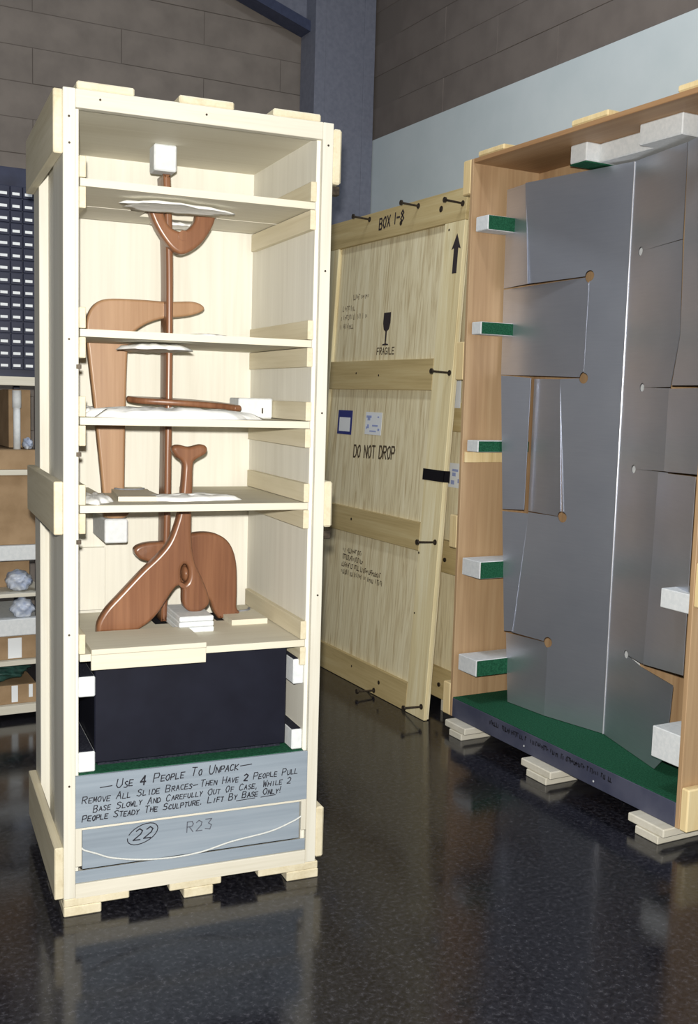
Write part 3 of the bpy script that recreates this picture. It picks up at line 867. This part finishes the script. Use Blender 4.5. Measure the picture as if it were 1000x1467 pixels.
for y, z, r in ((0.216, 2.47, 0.016), (0.59, 2.452, 0.013), (0.13, 2.36, 0.006), (0.95, 1.685, 0.006), (0.70, 1.672, 0.006), (0.165, 0.80, 0.006), (0.45, 0.075, 0.011), (0.75, 0.09, 0.006), (0.16, 0.50, 0.005), (0.88, 0.885, 0.008)):
    disc('screw_hole', (-0.0002, y, z), (-1, 0, 0), r, 'iron', ld, 0.0008)
# marks on the lid
fr = lambda u, v: (-0.0009, -u, v)                   # on rails and stiles
fp = lambda u, v: (PT - 0.0009, -u, v)               # on the recessed panel
bm = bmesh.new()
lettering(bm, 'DO NOT DROP', -0.945, 1.226, -0.505, 1.240, 0.064, 0.0105, fp, slant=0, gap=0.34)
obj('stencil_words', bm, 'stencil_worn', ld)
bm = bmesh.new()
lettering(bm, 'FRAGILE', -0.772, 1.785, -0.592, 1.785, 0.034, 0.006, fp, slant=0, gap=0.35)
obj('stencil_words', bm, 'stencil_worn', ld)
bm = bmesh.new()
lettering(bm, 'BOX 1-8', -0.815, 2.446, -0.565, 2.462, 0.056, 0.010, fr, slant=0, gap=0.4)
obj('stencil_words', bm, 'stencil', ld)
gp = [(-.036, 2.004), (.036, 2.004), (.038, 1.95), (.026, 1.915), (.007, 1.905), (.005, 1.842), (.030, 1.838), (.030, 1.832), (-.030, 1.832), (-.030, 1.838), (-.005, 1.842), (-.007, 1.905), (-.026, 1.915), (-.038, 1.95)]
obj('glass_symbol', prism(gp, lambda u, v, h: (PT + h, 0.69 + u, v), -0.0012, -0.0002), 'stencil', ld)
ap = [(-.018, 2.149), (.018, 2.149), (.018, 2.268), (.038, 2.262), (0, 2.335), (-.038, 2.262), (-.018, 2.268)]
obj('arrow_symbol', prism(ap, lambda u, v, h: (h, 0.056 + u, v), -0.0012, -0.0002), 'stencil', ld)
bm = bmesh.new()
for u0, u1, v in ((-1.10, -0.90, 2.093), (-1.20, -1.05, 2.035), (-1.21, -0.90, 1.985), (-1.21, -1.06, 1.935)):
    scribble_row(bm, u0, u1, v, 0.032, fp, 0.8, 0.005)
obj('faded_lettering', bm, 'stencil_faint', ld)
bm = bmesh.new()
for u0, u1, v in ((-0.98, -0.76, 0.69), (-0.98, -0.75, 0.65), (-0.985, -0.55, 0.607), (-0.985, -0.52, 0.567)):
    scribble_row(bm, u0, u1, v, 0.03, fp, 0.9, 0.0055)
obj('faded_lettering', bm, 'stencil_worn', ld)
s1 = box('sticker', PT - 0.0015, PT - 0.0002, 0.992, 1.160, 1.345, 1.480, 'blue', ld, 0)
s1['label'] = 'navy blue sticker with white blank panel'
box('blank_panel', PT - 0.0021, PT - 0.0015, 1.012, 1.140, 1.362, 1.440, 'paper', s1, 0)
s2 = box('sticker', PT - 0.0015, PT - 0.0002, 0.662, 0.838, 1.356, 1.477, 'paper', ld, 0)
s2['label'] = 'white sticker with small blue marks'
sb = bmesh.new()
for (y, z, w_, h_) in ((0.80, 1.452, 0.055, 0.012), (0.80, 1.440, 0.03, 0.016), (0.70, 1.452, 0.018, 0.008), (0.805, 1.40, 0.02, 0.020), (0.82, 1.392, 0.012, 0.012), (0.73, 1.405, 0.06, 0.009), (0.75, 1.375, 0.07, 0.007), (0.69, 1.385, 0.02, 0.012)):
    add_box(sb, PT - 0.0022, PT - 0.0015, y - w_ / 2, y + w_ / 2, z - h_ / 2, z + h_ / 2, 0)
obj('print', sb, 'blue_soft', s2)
bm = add_box(bmesh.new(), -0.0022, -0.0002, -0.002, 0.185, 1.161, 1.216, 0)
add_box(bm, -0.0022, PT + 0.012, -0.002, -0.0004, 1.161, 1.216, 0)
obj('tape', bm, 'tape', ld)

# ------------------------------------------------------------------ storage rack behind the tall crate
KX, KY = 1.03, 4.95
rk = thing('storage_rack', 'storage rack with loaded shelves standing behind the tall crate', 'rack', (KX, KY, 0))
for x in (-0.62, 0.0):
    for y in (0.03, 0.55):
        box('upright', x, x + 0.03, y, y + 0.03, 0, 1.60, 'navy_metal', rk)
for z0, z1, mt in ((0.030, 0.070, 'pine_x'), (0.262, 0.284, 'pine_x'), (0.585, 0.603, 'pine_x'), (1.153, 1.178, 'pine_x'), (1.562, 1.602, 'pine_x')):
    box('shelf', -0.64, 0.045, 0.0, 0.60, z0, z1, mt, rk)
# drawer cabinet with label strips
cab = thing('drawer_cabinet', 'dark blue cabinet of narrow drawers with white labels atop the rack', 'cabinet', (KX, KY + 0.03, 1.602))
box('carcass', -0.33, 0.004, 0.012, 0.5, 0.0, 0.93, 'navy_metal', cab)
dr0 = lb0 = None
for c in range(6):
    for r in range(15):
        p = (-0.053 - 0.055 * c, 0.0, 0.032 + 0.0545 * r)
        if dr0 is None:
            dr0 = obj('drawer', add_box(bmesh.new(), 0.0015, 0.0535, 0.0, 0.0118, 0.0, 0.052, 0.002), 'navy_metal', cab, loc=p)
            lb0 = obj('drawer_label', add_box(bmesh.new(), 0.010, 0.042, -0.0012, -0.0002, 0.012, 0.024, 0), 'paper', dr0)
        else:
            d = copy_at(dr0, p, cab)
            copy_at(lb0, (0, 0, 0), d)
# goods on the rack
def carton(label, x0, x1, z0, z1, mat, y0=0.03, d=0.40, parts=()):
    t = thing('carton', label, 'box', (KX + (x0 + x1) / 2, KY + y0, z0))
    w2 = (x1 - x0) / 2
    box('body', -w2, w2, 0, d, 0, z1 - z0, mat, t, 0.002)
    box('flap', -w2 + .001, w2 - .001, 0.001, d / 2 - 0.001, z1 - z0, z1 - z0 + 0.003, mat, t, 0)
    for (a, b, c, e, mt) in parts:
        box('tape_strip', a * w2, b * w2, -0.001, 0.0, c * (z1 - z0), e * (z1 - z0), mt, t, 0)
    return t
def slab(label, x0, x1, z0, z1, y0=0.0):
    o = box('foam_slab', x0, x1, 0, 0.45, 0, z1 - z0, 'foam', None, 0.004)
    o.location = (KX, KY + y0, z0)
    return tag(o, label, 'foam')
def bag(label, x0, x1, z0, h, mat, y0=0.02, seed=2, d=0.16):
    rnd = random.Random(seed)
    bm = bmesh.new()
    bmesh.ops.create_icosphere(bm, subdivisions=4, radius=1.0)
    for v in bm.verts:
        n = v.co.normalized()
        k = 1 + 0.12 * math.sin(7 * n.x + seed) * math.cos(6 * n.z + 2 * seed) + 0.07 * math.sin(17 * n.y + 11 * n.z + seed) + rnd.uniform(-.02, .02)
        v.co = n * k
    xs = (min(v.co.x for v in bm.verts), max(v.co.x for v in bm.verts))
    zs = (min(v.co.z for v in bm.verts), max(v.co.z for v in bm.verts))
    ys = (min(v.co.y for v in bm.verts), max(v.co.y for v in bm.verts))
    for v in bm.verts:
        v.co.x = x0 + (x1 - x0) * (v.co.x - xs[0]) / (xs[1] - xs[0])
        v.co.y = d * (v.co.y - ys[0]) / (ys[1] - ys[0])
        v.co.z = max(0.0, -0.12 * h + 1.12 * h * (v.co.z - zs[0]) / (zs[1] - zs[0]))
    o = obj('plastic_bag', bm, mat, None, True)
    o.location = (KX, KY + y0, z0)
    return tag(o, label, 'bag')
carton('large brown carton on the upper rack shelf behind the white roll', -0.10, 0.0, 1.272, 1.54, 'card', 0.14, 0.35)
carton('flat dark tan carton lying under the large upper carton', -0.62, 0.002, 1.178, 1.266, 'card', 0.02, 0.45, ((-0.2, 0.2, 0, 1, 'card_pale'),))
carton('tall brown carton standing below the upper rack shelf', -0.52, 0.0, 0.8275, 1.148, 'card', 0.03, 0.45)
slab('white foam slab in the rack between two brown cartons', -0.55, 0.02, 0.757, 0.8265)
carton('brown carton in the rack under the thick white slab', -0.55, 0.0, 0.603, 0.752, 'card', 0.18, 0.35)
carton('brown carton with white label low in the rack above the green bag', -0.52, 0.0, 0.285, 0.398, 'card', 0.03, 0.45, ((0.5, 0.74, 0.05, 0.9, 'paper'),))
slab('lower white foam slab in the rack beneath the blue white plastic bag', -0.55, 0.02, 0.4025, 0.482)
carton('small brown carton with white tape on the lowest rack shelf', -0.36, 0.0, 0.07, 0.158, 'card', 0.03, 0.45, ((0.36, 0.52, 0.1, 1, 'paper'), (0.80, 0.9, 0.3, 1, 'paper')))
bag('crumpled blue and white plastic bag in front of the rack cartons', -0.13, -0.008, 0.604, 0.10, 'plastic', 0.01, 3)
bag('white plastic wrapping hanging in front of the lower rack slab', -0.12, 0.0, 0.483, 0.098, 'plastic', 0.0, 5, 0.10)
bag('dark green bag stuffed under the lower rack carton', -0.34, 0.0, 0.163, 0.094, 'bag_green', 0.04, 4, 0.25)
bag('small bluish plastic bag on the upper rack shelf at right', -0.052, -0.004, 1.2705, 0.055, 'plastic', 0.02, 7, 0.10)
bm = bmesh.new()
cyl(bm, (-0.078, 0.06, 0), (-0.078, 0.06, 0.19), 0.016, n=20)
cyl(bm, (-0.078, 0.06, 0.19), (-0.078, 0.06, 0.27), 0.020, n=20)
o = obj('paper_roll', bm, 'foam', None, True)
o.location = (KX, KY, 1.27)
tag(o, 'upright white paper roll on the upper rack shelf', 'roll')
